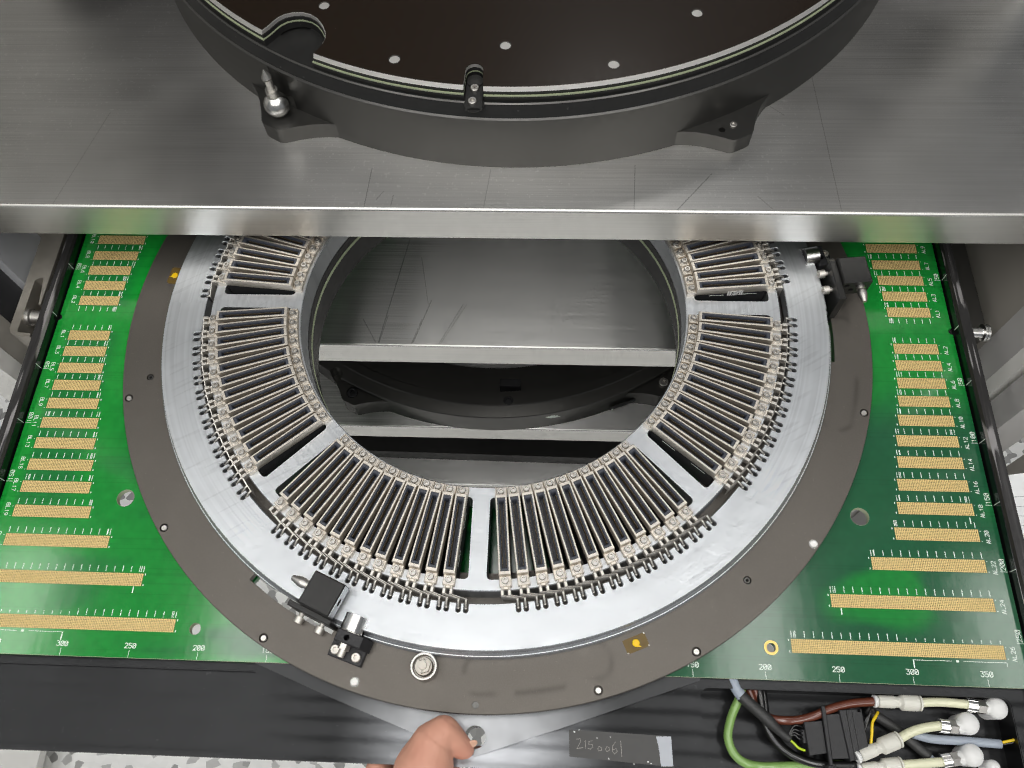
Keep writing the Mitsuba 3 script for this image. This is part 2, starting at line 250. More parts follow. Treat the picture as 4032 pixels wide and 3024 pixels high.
# ---------------------------------------------------------------- cabinet posts at both sides
def post(name, cab, label, x0, x1, y0, y1, m, z0=-1000, z1=45, c=1.5):
    put(name, rbox(x0, x1, y0, y1, z0, z1, c), m, cab, label=label)
cab = thing('cabinet_frame', 'grey, beige and white cabinet uprights at the left picture edge', 'cabinet frame')
post('panel', cab, 'grey sheet panel behind the slotted bracket', -456, -447, 55, 600, 'm_panel_grey')
post('panel', cab, 'dark recessed strip', -470, -456, 10, 55, 'm_post_dark', c=.5)
post('upright', cab, 'beige upright', -478, -445, -17, 10, 'm_post_beige', z1=620)
post('upright', cab, 'white upright', -478, -443, -34, -17.5, 'm_post_white', z1=620)
BASE_L = [put('base_plate', box(-1100, X, -520, -250, z-20, z), m, cab, label=l) for X, z, m, l in ((-826, -930, 'm_post_white', 'white base plate on the floor'), (-912, -926, 'm_post_grey', None))]
cab = thing('cabinet_frame', 'light grey and white cabinet uprights at the right picture edge', 'cabinet frame')
post('panel', cab, 'dark grey sheet panel', 447, 456, 27, 600, 'm_post_beige')
post('upright', cab, 'broad light grey upright', 445, 478, -6, 26.5, 'm_post_grey', z1=620)
post('upright', cab, 'narrow white upright', 444, 478, -20, -6.3, 'm_post_white', z1=620)
post('upright', cab, None, 446, 478, -52, -25, 'm_post_grey', z1=620)
post('panel', cab, 'brownish grey lower wall', 500, 506, -300, -52, 'm_post_beige', z1=-60)

post('panel', cab, 'light grey side wall above the shelf', 463, 470, 60, 250, 'm_panel_grey', z0=90, z1=900)
post('upright', cab, 'white corner upright at the back of the shelf', 462, 470, 300, 372, 'm_post_white', z0=90, z1=1100)
post('panel', cab, None, 464, 472, 373, 900, 'm_post_dark', z0=90, z1=900)
post('upright', 'cabinet_frame', 'white side wall above the shelf', -481, -474, 60, 366, 'm_post_white', z0=90, z1=1100)
post('panel', 'cabinet_frame', 'dark back wall of the cabinet', -479, -40, 901, 910, 'm_post_dark', z0=-1000, z1=1300)
post('panel', 'cabinet_frame', None, -484, -476, 368, 900, 'm_post_dark', z0=90, z1=1300)

# ---------------------------------------------------------------- small hardware
def socket_screw(x, y, z0, r, h, hex_r, washer=0.0, wr=0.0):
    m = cyl(x, y, z0, z0+h*.85, r, n=20) + cyl(x, y, z0+h*.85, z0+h, r, r*.86, n=20)
    m = m - cyl(x, y, z0+h*.35, z0+h+1, hex_r, n=6)
    if wr: m = m + cyl(x, y, z0, z0+washer, wr, n=24)
    return m
def ear(cx, cy, ang, r0, r1, half, z0, z1, nose=9.0):
    # lug: a round nose from which both flanks sweep back into the ring wall
    a = math.radians(ang); ux, uy = math.cos(a), math.sin(a); tx, ty = -uy, ux; pts = []
    for q in np.linspace(-1, 1, 61):
        t = q*half; base = math.sqrt(r0*r0-t*t); e = max(0.0, 1-max(0.0, abs(t)-nose)/(half-nose))
        rad = base - 1.5 + (r1-r0+1.5)*(e**2.1) - (max(0, nose-(nose-abs(t) if abs(t) < nose else 0)-0)*0)
        pts.append((cx+ux*rad+tx*t, cy+uy*rad+ty*t))
    pts += [(cx+ux*(r0-30)+tx*half*.9, cy+uy*(r0-30)+ty*half*.9), (cx+ux*(r0-30)-tx*half*.9, cy+uy*(r0-30)-ty*half*.9)]
    p = np.array(pts)
    if np.sum(p[:, 0]*np.roll(p[:, 1], -1) - np.roll(p[:, 0], -1)*p[:, 1]) < 0: p = p[::-1]
    c = CS([p]).offset(-8.5, m3.JoinType.Round, 2, 32).offset(8.5, m3.JoinType.Round, 2, 48)
    return Mf.extrude(c, z1-z0).translate([0, 0, z0])

# ---------------------------------------------------------------- large black ring unit on the top shelf
RX, RY = 14.5, 452.0
def on_ring(m): return m.translate([RX, RY, 0])
u = thing('ring_unit', 'large black ring unit with dark cover disc standing on the top shelf', 'ring unit')
BITE = np.array([(-186, 150), (-178, 160.5), (-174.4, 165.0), (-171.2, 170.0), (-168, 174.6), (-163, 178.4), (-156.5, 180.5), (-150, 180.6), (-143, 178.3), (-137, 173.6), (-132.4, 167.0), (-129, 159.5), (-128, 152.5), (-129.2, 146.4), (-132, 140.6), (-135.6, 134), (-142, 120), (-170, 110), (-215, 140)])
def bite_of(g): return Mf.extrude(CS([BITE[::-1]]).offset(-g, m3.JoinType.Round, 2, 40), 20).translate([0, 0, 150.2])
base = on_ring(rev([(300, 89.1), (359.2, 89.1), (359.2, 140.2), (358.4, 141.2), (353.2, 151), (300, 151)], 360))
earL, earR = ear(RX, RY, -120.8, 359, 386, 58, 89.1, 104), ear(RX, RY, -61.9, 359, 385, 56, 89.1, 104)
slotL = cyl(-172.5, 143.5, 104.5, 142, 9.5, n=32)
base = on_ring(rev([(300, 89.1), (359.2, 89.1), (359.2, 140.2), (358.4, 141.2), (300, 141.2)], 360))
step = on_ring(rev([(300, 141.2), (358.2, 141.2), (353.2, 151), (300, 151)], 360)) - cyl(-157.6, 176, 149, 160, 12)
body = (base + earL + earR) - slotL - cyl(179.5, 119.5, 98, 110, 2.6)
put('base_ring', body, 'm_black_satin', u, smooth=25)
put('rim_step', step, 'm_black_anodised', u, smooth=25)
put('rim_edge', on_ring(rev([(358.7, 140.0), (359.5, 140.0), (359.5, 140.6), (358.3, 141.8), (357.8, 141.6)], 360)), 'm_black_edge', u)
put('step_edge', on_ring(rev([(352.6, 150.6), (353.7, 150.2), (353.9, 150.9), (352.6, 151.5)], 360)), 'm_black_edge', u)
lay = lambda r, z0, z1, g, c=0: on_ring(rev([(0.01, z0), (r+c, z0), (r, z1), (0.01, z1)], 360)) - bite_of(g) - ext([(-20.5, 88), (-4.5, 88), (-6, 120), (-19, 120)], 150, 170) - cyl(-12.4, 119.5, 150, 170, 6.6)
put('spacer_plate', lay(351.2, 151, 156.2, 1.6), 'm_black_anodised', u, smooth=25)
put('board_edge', lay(351.6, 156.2, 157.3, 1.2), 'm_board_edge', u, smooth=25)
put('clamp_plate', lay(350.4, 157.3, 160.4, .8), 'm_black_anodised', u, smooth=25)
put('rim_plate', lay(349.0, 160.4, 163.3, 0, 1.6), 'm_rim', u, smooth=25)
holes = [(-133.3, 187.5), (-72.5, 129.9), (9.5, 144.4), (89.6, 125.1), (153.4, 178.7)]
disc = lay(348.6, 163.3, 163.9, -.5) - Mf.batch_boolean([cyl(x, y, 160.6, 165, 4.6, n=28) for x, y in holes], m3.OpType.Add)
put('cover_disc', disc, 'm_disc', u, smooth=25)
for x, y in holes:
    put('screw', Mf.batch_boolean([cyl(x, y, 160.5, 164.1, 4.6, n=32)-cyl(x, y, 160, 165, 4.15, n=32), cyl(x, y, 161, 162.6, 2.5, n=20)-cyl(x, y, 161, 163, 2.0, n=20)], m3.OpType.Add), 'm_screw_dark', u)
    put('screw_head', socket_screw(x, y, 160.5, 4.1, 2.0, 1.5), 'm_head_dark', u)
c = box(-18.5, -6, 92, 118, 151.2, 154) + cyl(-12.4, 118, 151.2, 155, 6.1) + cyl(-12.2, 97.5, 151.2, 152, 7.6)
ck = put('clip', c, 'm_black_anodised', u)
for (x, y) in ((-12.3, 110.5), (-13.3, 97.8)): put('screw', socket_screw(x, y, 153.0, 3.3, 3.2, 1.7, .6, 4.0), 'm_steel_bright', ck)
put('screw', socket_screw(188.7, 124.6, 104, 2.9, 1.2, 1.5), 'm_steel_bright', u)
# ball stud standing on the left lug
b = thing('ball_stud', 'polished ball stud with pointed pin on the left lug of the black ring unit', 'ball stud')
ball = Mf.sphere(10.4, 48).translate([-176.8, 135.2, 113.5]) - box(-200, -150, 120, 160, 90, 104)
put('ball', ball, 'm_chrome', b, smooth=60)
pin = cyl(-176.8, 135.2, 123.0, 129.5, 5.0) + cyl(-176.8, 135.2, 129, 140, 3.6)
pin = (pin + cyl(-176.8, 135.2, 139.9, 141.5, 2.8, 4.0) + cyl(-176.8, 135.2, 141.5, 149, 4.0, .7)) - box(-182, -178.2, 125, 145, 131.5, 139.5)
put('pin', pin, 'm_steel_bright', b)

# ---------------------------------------------------------------- black ring unit one shelf lower, seen through the opening
LX, LY = -26.0, 426.0
u = thing('ring_unit', 'dark flanged ring unit deep inside, seen through the opening between two shelf edges', 'ring unit')
lr = rev([(300, -349.9), (377.7, -349.9), (377.7, -312.5), (376.8, -311.5), (362.5, -309.2), (361.5, -308.2), (350.5, -308.2), (346, -318), (339, -318), (339, -330), (300, -330)], 320).translate([LX, LY, 0])
lr = lr + ear(LX, LY, -116.4, 377, 399, 60, -349.9, -319) + ear(LX, LY, -56.8, 377, 402, 58, -349.9, -319)
lr = lr - cyl(-2.0, 71, -316, -300, 6.2, n=32) - cyl(-199.6, 82.5, -324, -310, 7.5, n=28) - cyl(-222, 104, -330, -310, 9)
put('base_ring', lr, 'm_black_satin', u, smooth=25)
put('hole_plug', cyl(-2.0, 71, -315.8, -310.6, 6.0, n=32) - cyl(-2, 71, -314, -310, 4.6, n=6), 'm_plastic_black', u)
put('bolt', socket_screw(-199.6, 82.5, -324, 6.6, 6, 3.2), 'm_plastic_black', u)
put('bolt', socket_screw(190, 104, -319, 6.0, 4.5, 3), 'm_steel_bright', u, label='rusty brown steel bolt on the right lug')
put('key', box(-14, 12, 92, 102, -330, -312), 'm_plastic_black', u)
put('chip', ext([(44, 50.4), (50, 49.6), (62, 52.2), (54, 53.4)], -311.6, -310.8), 'm_print', u, label='bright chip knocked out of the ring edge')
t = thing('tag', 'small dark tag with dashed white marks leaning against the lower ring unit', 'tag')
put('plate', along(box(-17, 17, -.6, .6, 0, 10), (141, 84, -346), (141, 83, -338)).apply_transform(trimesh.transformations.rotation_matrix(.52, [0, 0, 1], [141, 84, -346])), 'm_plastic_black', t)
put('white_edge', rotz(box(-17.2, -15.8, -1.4, -.8, 0, 9.5), 30).translate([141, 84, -346]), 'm_print', t)
# machined bar on the lowest shelf
put('machined_bar', rotz(box(-330, 330, 0, 40, 0, 27), -.66).translate([-13, 89.4, -571.9]), 'm_black_anodised', label='long dark machined bar lying on the lowest shelf', cat='bar')

# ---------------------------------------------------------------- circuit board
pcb = thing('circuit_board', 'large green circuit board with rows of gold pads and printed millimetre rulers', 'circuit board')
PY = -279.3
CXR, CYR = -.6, -.4
def sector(r0, r1, a0, a1, n=24):
    t = np.radians(np.linspace(a0, a1, n)); return [(CXR+r1*math.cos(q), CYR+r1*math.sin(q)) for q in t] + [(CXR+r0*math.cos(q), CYR+r0*math.sin(q)) for q in t[::-1]]
bd = box(-380, 380, PY, 300, -5, 0) - cyl(CXR, CYR, -9, 5, 157, n=200)
gone = [cyl(sx*280.8, -161.5, -9, 5, 6.9, n=36) for sx in (-1, 1)] + [cyl(-205.4, -258, -9, 5, 4.2, n=30), cyl(205.5, -258, -9, 5, 3.2, n=30), cyl(380, -.6, -9, 5, 3.0), cyl(-380.5, -.2, -9, 5, 3.0), ext(sector(271, 279.5, -127, -111.5), -9, 5)]
bd = bd - Mf.batch_boolean(gone, m3.OpType.Add)
put('board', bd, 'm_board', pcb, smooth=False)
put('hole_ring', cyl(205.5, -258, .004, .03, 5.0, n=36) - cyl(205.5, -258, -1, 1, 3.2, n=36), 'm_gold', pcb)
for sx in (-1, 1): put('hole_wall', cyl(sx*280.8, -161.5, -5, -.02, 6.95, n=36) - cyl(sx*280.8, -161.5, -9, 1, 6.75, n=36), 'm_board_edge', pcb)
put('hole_wall', cyl(-205.4, -258, -5, -.02, 4.25, n=36) - cyl(-205.4, -258, -9, 1, 4.08, n=36), 'm_board_edge', pcb)
put('front_edge', box(-379.5, 379.5, PY-.25, PY-.02, -.45, -.05), 'm_board_edge', pcb)
ROWS = [('9', 87.0, 322.5), ('7', 69.7, 325.0), ('5', 53.7, 327.4), ('3', 37.7, 328.8), ('1', 22.0, 330.0), ('2', -12.9, 329.8), ('4', -28.4, 328.9), ('6', -44.4, 327.4), ('8', -60.5, 325.4), ('10', -77.2, 322.6), ('12', -94.6, 318.4), ('14', -112.4, 316.1), ('16', -130.8, 313.0), ('18', -149.2, 309.8), ('20', -169.0, 304.6), ('22', -191.7, 284.1), ('24', -219.4, 251.2), ('26', -251.6, 219.6)]
LEFT = dict(zip([r[0] for r in ROWS], ['10', '8', '6', '4', '2', '1', '3', '5', '7', '9', '11', '13', '15', '17', '19', '21', '23', '25']))
OUT, PH = 365.4, 9.4
marks = []
def pads(x0, x1, y1):
    nx, ny = max(int(round((x1-x0)/1.29)), 2), 8; v, f = [], []
    px, py = (x1-x0)/nx, PH/ny
    for i in range(nx):
        for j in range(ny):
            cx, cy = x0+(i+.5)*px, y1-PH+(j+.5)*py; o = len(v); a = .50*px
            ring = [(cx+a*math.cos(q), cy+a*math.sin(q)) for q in np.arange(6)*math.pi/3]
            v += [(q[0], q[1], .03) for q in ring] + [(cx+(q[0]-cx)*.8, cy+(q[1]-cy)*.8, .12) for q in ring]
            for k in range(6):
                l = (k+1) % 6; f += [[o+k, o+l, o+6+l], [o+k, o+6+l, o+6+k]]
            f += [[o+6, o+7, o+8], [o+6, o+8, o+9], [o+6, o+9, o+10], [o+6, o+10, o+11]]
    return trimesh.Trimesh(v, f, process=False)
R = random.Random(3)
def chan(x, y, up=True, h=4.6): # a tiny illegible channel code, printed upright beside the pads
    out = []; z = 0.0
    n = 6 if h > 3 else 3; step = h/n
    for i in range(n):
        w = R.uniform(.55, .8)
        out.append(box(x-w/2, x+w/2, y+i*step, y+i*step+step*R.uniform(.45, .62), .004, .02))
        if R.random() < .7: out.append(box(x-.18, x+.18, y+i*step, y+i*step+step, .004, .02))
    marks.extend(tri(o) for o in out)
for name, top, inner in ROWS:
    for side in (1, -1):
        x0, x1 = (inner, OUT) if side > 0 else (-OUT-1.2, -inner-1.2)
        p = put('pad_field', box(x0-.15, x1+.15, top-PH-.1, top+.1, .003, .012), 'm_pad_field', pcb, smooth=False)
        put('pads', pads(x0, x1, top), 'm_pad', p, smooth=False, kind='stuff')
        # labels, turned to be read from the side
        nm = ('AL' + name) if side > 0 else ('BL' + LEFT[name])
        tm, w = text(nm, 3.0 if len(nm) < 4 else 2.9, .42)
        if side > 0: tm = rotz(tm, 90).translate([372.6 if len(nm) > 3 else 372.8, top-PH*.5-w/2-1.0, .004])
        else: tm = rotz(tm, -90).translate([-373.6, top-PH*.5+w/2+1.0, .004])
        put('block_name', tm, 'm_print', pcb, smooth=False)
        lower = top > 0
        y = top-PH-6.0 if lower else top+1.0
        step = 6.4; n = int((x1-x0)/step); k0 = [0, 1.9] if name not in ('24', '26') else [0, 1.8, 14.0]
        xs = [x1-1.6-i*step for i in range(n+1) if x1-1.6-i*step > x0+.4] if side > 0 else [x0+1.6+i*step for i in range(n+1) if x0+1.6+i*step < x1-.4]
        e = x0 if side > 0 else x1; xs += [e+(.6 if side > 0 else -.6), e+(2.4 if side > 0 else -2.4)]
        if name in ('12', '8', '16', '18', '5', '1'): xs += [xs[0]-2*side, xs[0]-2.9*side] if name in ('12', '18') else [xs[-1]+1.0*side]
        for x in xs: chan(x, y, h=4.6 if not (name == '26' and abs(x) > 296) else 2.3)
        for x in (x0-1.6, x1+1.4):
            for yy in (top-1.5, top-PH+.2): marks.append(tri(box(x-.35, x+.35, yy, yy+(1.4 if abs(x) < abs(x0+x1)/2 else .6), .004, .02)))
for sx in (1, -1):
    xa, xb = 302, 365.5
    L = [box(xa, 328, -263.2, -262.9, .004, .02), box(336, xb, -263.2, -262.9, .004, .02), box(331, 333, -263.8, -262.3, .004, .02), box(xa-.3, xa+.5, -268.6, -263, .004, .02), box(xb-.3, xb, -265.5, -262.9, .004, .02)]
    marks.extend(tri(o if sx > 0 else o.mirror([1, 0, 0])) for o in L)
marks.append(tri(box(257.2, 258.0, -233.9, -229.4, .004, .02))); marks.append(tri(box(-258.2, -257.4, -233.9, -229.2, .004, .02))); marks.append(tri(box(361, 361.8, -165, -160, .004, .02)))
put('channel_codes', join(marks), 'm_print', pcb, smooth=False, kind='stuff')
for x in (-350, -300, -250, -200, -150, 150, 200, 250, 300, 350):
    put('ruler_tick', box(x-.16, x+.16, PY+.05, PY+5.1, .004, .02), 'm_print', pcb, smooth=False)
    tm, w = text(str(abs(x)), 3.3, .5); put('ruler_number', tm.translate([x-w/2, PY+6.6, .004]), 'm_print', pcb, smooth=False)
for sx in (1, -1):
    for y in (100, 50, -50, -100, -150, -200, -250):
        put('ruler_tick', box(374.9, 379.9, y-.16, y+.16, .004, .02) if sx > 0 else box(-379.9, -374.9, y-.16, y+.16, .004, .02), 'm_print', pcb, smooth=False)
        tm, w = text(str(abs(y)), 3.3, .46)
        put('ruler_number', rotz(tm, 90).translate([378.9 if sx > 0 else -375.6, y+1.1, .004]), 'm_print', pcb, smooth=False)

# ---------------------------------------------------------------- pull-out tray that carries the board
tray = thing('tray', 'black pull-out tray with milled front beam around the green board', 'tray')
YF, ZT = -341.3, -5.5
beam = box(-391, 391, YF, -262, -30, ZT)
pock = lambda x0, x1, y0, y1, z, r=5: Mf.extrude(CS([np.array([(x0+r, y0+r), (x1-r, y0+r), (x1-r, y1-r), (x0+r, y1-r)])]).offset(r, m3.JoinType.Round, 2, 40), 40).translate([0, 0, z])
gap = ext([(-146, -281.8), (148, -281.8), (160, -250), (-160, -250)], -40, 10)
hole = cyl(1.0, -322.6, -60, 10, 7.6, n=48)
beam = beam - pock(-420, -155.0, -337.6, -285.2, -10.5) - pock(-420, -154.2, -338.4, -284.4, -6.1) - pock(155.4, 364.5, -352, -285.4, -26, 6) - pock(154.8, 365.1, -352.6, -284.8, -6.0, 6.5) - gap - hole
put('front_beam', beam, 'm_tray', tray, smooth=25)
for sx in (1, -1):
    r = box(382, 391, YF, 420, -30, 10.6) - Mf.batch_hull([box(380, 383.2, -400, 500, 10.6, 12), box(380, 382, -400, 500, 8.2, 12)])
    r = r - box(386.0, 392, 20, 500, 8.8, 12)
    if sx < 0: r = r.mirror([1, 0, 0])
    rk = put('side_rail', r, 'm_rail_worn', tray, smooth=25)
    g = box(381.4, 382, -279, 420, -8, 8.2); put('inner_face', g if sx > 0 else g.mirror([1, 0, 0]), 'm_rail_gloss', rk, smooth=False)
    for y in (50, 0, -50, -100, -150, -200, -250):
        q = box(381.2, 381.38, y-.2, y+.2, 0 if y else 1.5, 8.6); put('ruler_tick', q if sx > 0 else q.mirror([1, 0, 0]), 'm_print', rk, smooth=False)
    l = box(362, 381.3, -260, 420, -12, -3.2); put('ledge', l if sx > 0 else l.mirror([1, 0, 0]), 'm_tray_plain', tray, smooth=False)
put('lower_ring', rev([(157.8, -34), (200, -34), (200, -14), (268, -14), (268, -5.2), (157.8, -5.2)], 220).translate([CXR, CYR, 0]), 'm_black_anodised', tray)
lg = CS([np.array([(-163, -278), (-101.2, -300.8), (-41.1, -321.5), (-6, -332.6), (1.0, -334.6), (8, -332.6), (40.5, -321.2), (57.6, -315.7), (134.5, -288.5), (156, -281), (150, -262), (-155, -262)])]).offset(-3, m3.JoinType.Round, 2, 24).offset(3, m3.JoinType.Round, 2, 64)
lug = Mf.extrude(lg, 4.4).translate([0, 0, -5.4]) - cyl(1.0, -322.6, -20, 10, 7.3, n=48) - gap.translate([0, 30, 0])
put('pull_lug', lug, 'm_lug', tray, smooth=25, label='worn bare-metal pull lug with a finger hole')
put('lug_collar', cyl(1, -322.6, -5, -.7, 8.4, n=48) - cyl(1, -322.6, -8, 2, 7.3, n=48), 'm_lug', tray)
# trunnion pins of the tray, running in the cabinet hooks
k = put('guide_pin', along(lathe([(4.6, 0), (4.6, 13), (7.2, 13.4), (7.2, 14.6), (6.4, 15), (7.2, 15.6), (7.2, 17.5), (5.5, 18.4)], 32), (391, -.6, -1), (400, -.6, -1)), 'm_chrome', tray, label='bright flanged pin on the right rail')
k = put('guide_pin', along(lathe([(5.8, 0), (5.8, 14), (7.6, 15), (7.8, 19), (7.0, 22), (4.6, 24)], 32), (-391, 1.2, -3), (-400, 1.2, -3)), 'm_steel_bright', tray, label='round-headed pin on the left rail')

hk = ext([(-417.3, 90), (-417, 37), (-417.2, -14), (-415, -19), (-406, -22.5), (-397, -22.5), (-397, 90)], -40, 5)
hk = hk - Mf.extrude(CS([np.array([(-407.5, 33.5), (-407.5, -16.5), (-390, -18), (-390, 6), (-400.5, 8), (-404, 35)])]).offset(2.0, m3.JoinType.Round, 2, 24), 60).translate([0, 0, -34]) + box(-425, -396.5, 87, 400, -40, 5)
put('slotted_bracket', hk, 'm_hook', label='beige metal bracket whose slot holds the left tray pin', cat='bracket')
put('bracket_plate', box(400, 446, 34, 300, -120, -62) + box(400, 412, 12, 40, -120, -62), 'm_bracket', label='dark grey bracket plate beside the right tray rail behind the flanged pin', cat='bracket')
put('screw', along(lathe([(6, 0), (6, 2), (4, 3.5)], 20), (480, -42, -100), (470, -46, -80)), 'm_chrome', label='bright screw on the cabinet wall at the right picture edge', cat='screw')
pp = thing('paper_sheet', 'white ruled paper at the right edge below the grey posts', 'paper')
put('sheet', ext([(455, -88.7), (640, -60), (640, -420), (455, -420)], -101, -100), 'm_paper', pp, smooth=False)
put('sheet', ext([(452, -103), (640, -80), (640, -420), (452, -420)], -99.6, -98.5), 'm_paper', pp, smooth=False)
for i in range(9): put('ruled_line', rotz(box(0, 160, 0, .5, 0, .05), 4-i*.6).translate([451, -110-i*8.6, -98.4]), 'm_ink', pp, smooth=False)

# ---------------------------------------------------------------- interface ring on the board
ring = thing('interface_ring', 'round interface ring of brown, bright aluminium and slotted parts on the green board', 'ring')
def at(m): return m.translate([CXR, CYR, 0])
def pol(r, a): return CXR+r*math.cos(math.radians(a)), CYR+r*math.sin(math.radians(a))
base = at(rev([(214, 4), (308.2, 4), (308.7, 4.5), (308.7, 9.6), (308.3, 10), (214, 10)], 360))
cut = [ext(sector(271, 279.2, -127, -111.5), 0, 20), ext(sector(272, 279.0, -7.4, 10), 0, 20)]
scr = [(303.7, -142.1), (303.7, -119.7), (303.8, -164.7), (304, -15.3), (304.3, -37.6), (304.2, -60.0), (302.8, -73.8), (302.2, -105.8)]
cut += [cyl(*pol(r, a), 6, 11, 3.3, n=24) for r, a in scr] + [cyl(*pol(r, a), 0, 11, 2.9, n=20) for r, a in ((286.3, -167.7), (286.4, -48.1))] + [cyl(*pol(302.8, -89.7), 8.5, 11, 2.5, n=24)]
base = base - Mf.batch_boolean(cut, m3.OpType.Add)
put('brown_flange', base, 'm_brown_coat', ring, smooth=25)
for i, (r, a) in enumerate(scr):
    x, y = pol(r, a)
    if i in (4, 7): put('screw', socket_screw(x, y, 6.2, 3.0, 4.6, 1.2, 4.0, 3.2), 'm_chrome', ring)
    else: put('screw', lathe([(2.4, 0), (2.4, 3.6), (1.9, 4.2)], 20).translate([x, y, 6]), 'm_steel_bright', ring)
for r, a in ((286.3, -167.7), (286.4, -48.1)):
    x, y = pol(r, a); put('bushing', cyl(x, y, 4, 9.4, 2.1, n=20)-cyl(x, y, 2, 12, 1.2, n=20), 'm_black_edge', ring)
put('plug', cyl(*pol(302.8, -89.7), 8.4, 9.5, 2.3, n=24), 'm_black_edge', ring)
# bright outer annulus with a pair of slots for every connector
BANKS = [22.5+45*k+.12 for k in range(8)]
CON = [(b, i, c+3.195*(i-5.5)) for b, c in enumerate(BANKS) for i in range(12)]
ann = rev([(238.7, 16), (269.6, 16), (272.4, 16), (272.4, 20), (271.0, 21.5), (270.4, 26.7), (269.8, 27.4), (239.2, 27.4), (238.7, 26.9)], 360)
slots = []
for b, i, a in CON:
    for d in (1.85, 3.10):
        s = box(232, 243.7, -1.55, 1.55, 10, 40) + cyl(243.7, 0, 10, 40, 1.55, n=18) + Mf.batch_hull([box(232, 243.7, -1.5, 1.5, 26.8, 26.9), cyl(243.7, 0, 26.8, 26.9, 1.5, n=18), box(232, 243.7, -2.0, 2.0, 27.4, 28), cyl(243.7, 0, 27.4, 28, 2.0, n=18)]); slots.append(rotz(s, a+d))
ann = ann - Mf.batch_boolean(slots, m3.OpType.Add)
notch = Mf.batch_boolean([rotz(box(263.5, 290, -7.4, 7.4, 10, 40), -108.1), rotz(box(263.5, 290, -7.4, 7.4, 10, 40), 11.5), rotz(box(271.7, 290, -26, 14, 10, 40), -117.3), rotz(box(271.6, 290, -16, 26, 10, 40), 4.5), rotz(box(269.3, 290, -9, 6.5, 10, 40), -.6)], m3.OpType.Add)
ann = ann - notch
put('slotted_annulus', at(ann), 'm_aluminium', ring, smooth=25)
put('annulus_rim', at(rev([(268, 10.03), (273.6, 10.03), (273.6, 18.9), (272.9, 19.8), (268, 19.8)], 300) - notch), 'm_aluminium', ring, smooth=25)
# bright hub with eight pockets
hub = at(rev([(156.1, 9), (231.3, 9), (231.3, 31.4), (230.7, 32.1), (156.6, 32.1), (156.1, 31.6)], 360))
pk = []
for c in BANKS:
    q = c - .12; d = 6.3/math.sin(math.radians(22.5)); u0 = np.array([math.cos(math.radians(q)), math.sin(math.radians(q))]); ap = u0*d
    w = [ap, ap+500*np.array([math.cos(math.radians(q-22.5)), math.sin(math.radians(q-22.5))]), ap+500*np.array([math.cos(math.radians(q+22.5)), math.sin(math.radians(q+22.5))])]
    sec = (CS.circle(223.4, 240)-CS.circle(164.0, 240)) ^ CS([np.array(w)])
    pk.append(Mf.extrude(sec.offset(-3.2, m3.JoinType.Round, 2, 40).offset(3.2, m3.JoinType.Round, 2, 40), 60))
hub = hub - at(Mf.batch_boolean(pk, m3.OpType.Add))
put('hub_plate', hub, 'm_aluminium', ring, smooth=25)
put('hub_spacer', at(rev([(155.6, .1), (162, .1), (162, 9), (155.6, 9)], 240)), 'm_black_anodised', ring)
put('bore_board_edge', at(rev([(155.2, -3.1), (156.9, -3.1), (156.9, -.2), (155.2, -.2)], 240)), 'm_board_edge', ring)
# support roller with flanged nut at the front
k = put('roller_stud', at(lathe([(9.4, 0), (9.4, 9.2), (8.9, 10), (7.7, 10), (7.3, 9.4), (7.3, 5)], 48).translate([-34.3, -280.2, 10])), 'm_steel_bright', ring, label='steel roller with a hexagonal flange nut near the front of the brown flange')
nut = Mf.batch_hull([cyl(-34.3, -280.2, 15, 19.2, 6.4, n=32), cyl(-34.3, -280.2, 20.3, 20.5, 5.8, n=32)]) + rotz(cyl(0, 0, 20.2, 24.6, 5.2, n=6), 18).translate([-34.3, -280.2, 0]) + cyl(-34.3, -280.2, 24, 25.6, 3.0, 2.7, n=24)
put('nut', at(nut), 'm_nut', k)
tx = []
for s, a0, rr in (('A2-70', 88, 4.3), ('JT', 262, 4.3)):
    for j, chh in enumerate(s):
        g, w = text(chh, 1.3, .28, 0, .06); aa = a0-14*(j-len(s)/2); tx.append(rotz(g.translate([-w/2, rr-.6-.4, 24.6]), aa-90).translate([-34.3, -280.2, 0]))
put('stamping', at(Mf.batch_boolean(tx, m3.OpType.Add)), 'm_black_edge', k, smooth=False)
# amber sensor windows
for j, (r, a, s) in enumerate(((281.9, -66.85, 1), (283.5, 172.3, 1))):
    w = put('sensor_window', at(rotz(box(r-4.9, r+4.9, -8.3, 8.3, 10.02, 10.35), a)), 'm_amber', ring, smooth=False, label='small amber sensor window near the front right' if not j else 'small amber sensor window on the left side of the flange')
    x, y = pol(r-.2, a); put('lens', lathe([(2.6, 0), (2.6, .8), (2.0, 1.3), (1.1, 1.3), (1.0, .7)], 24).translate([x, y, 10.3]), 'm_yellow', w)
    x2, y2 = pol(r+3.2, a+.25); put('arrow', ext([(x-1.4, y-2), (x2-1.4, y2), (x2+1.6, y2+.3), (x+1.8, y-1.2)], 10.36, 10.5), 'm_yellow', w, smooth=False)
    for dx, dy in ((-4.4, 7.8), (4.4, 7.8), (4.4, -7.8)):
        xx, yy = CXR+(r+dx)*math.cos(math.radians(a))-dy*math.sin(math.radians(a)), CYR+(r+dx)*math.sin(math.radians(a))+dy*math.cos(math.radians(a)); put('solder_dot', cyl(xx, yy, 10.3, 10.6, .55, n=8), 'm_chrome', w)

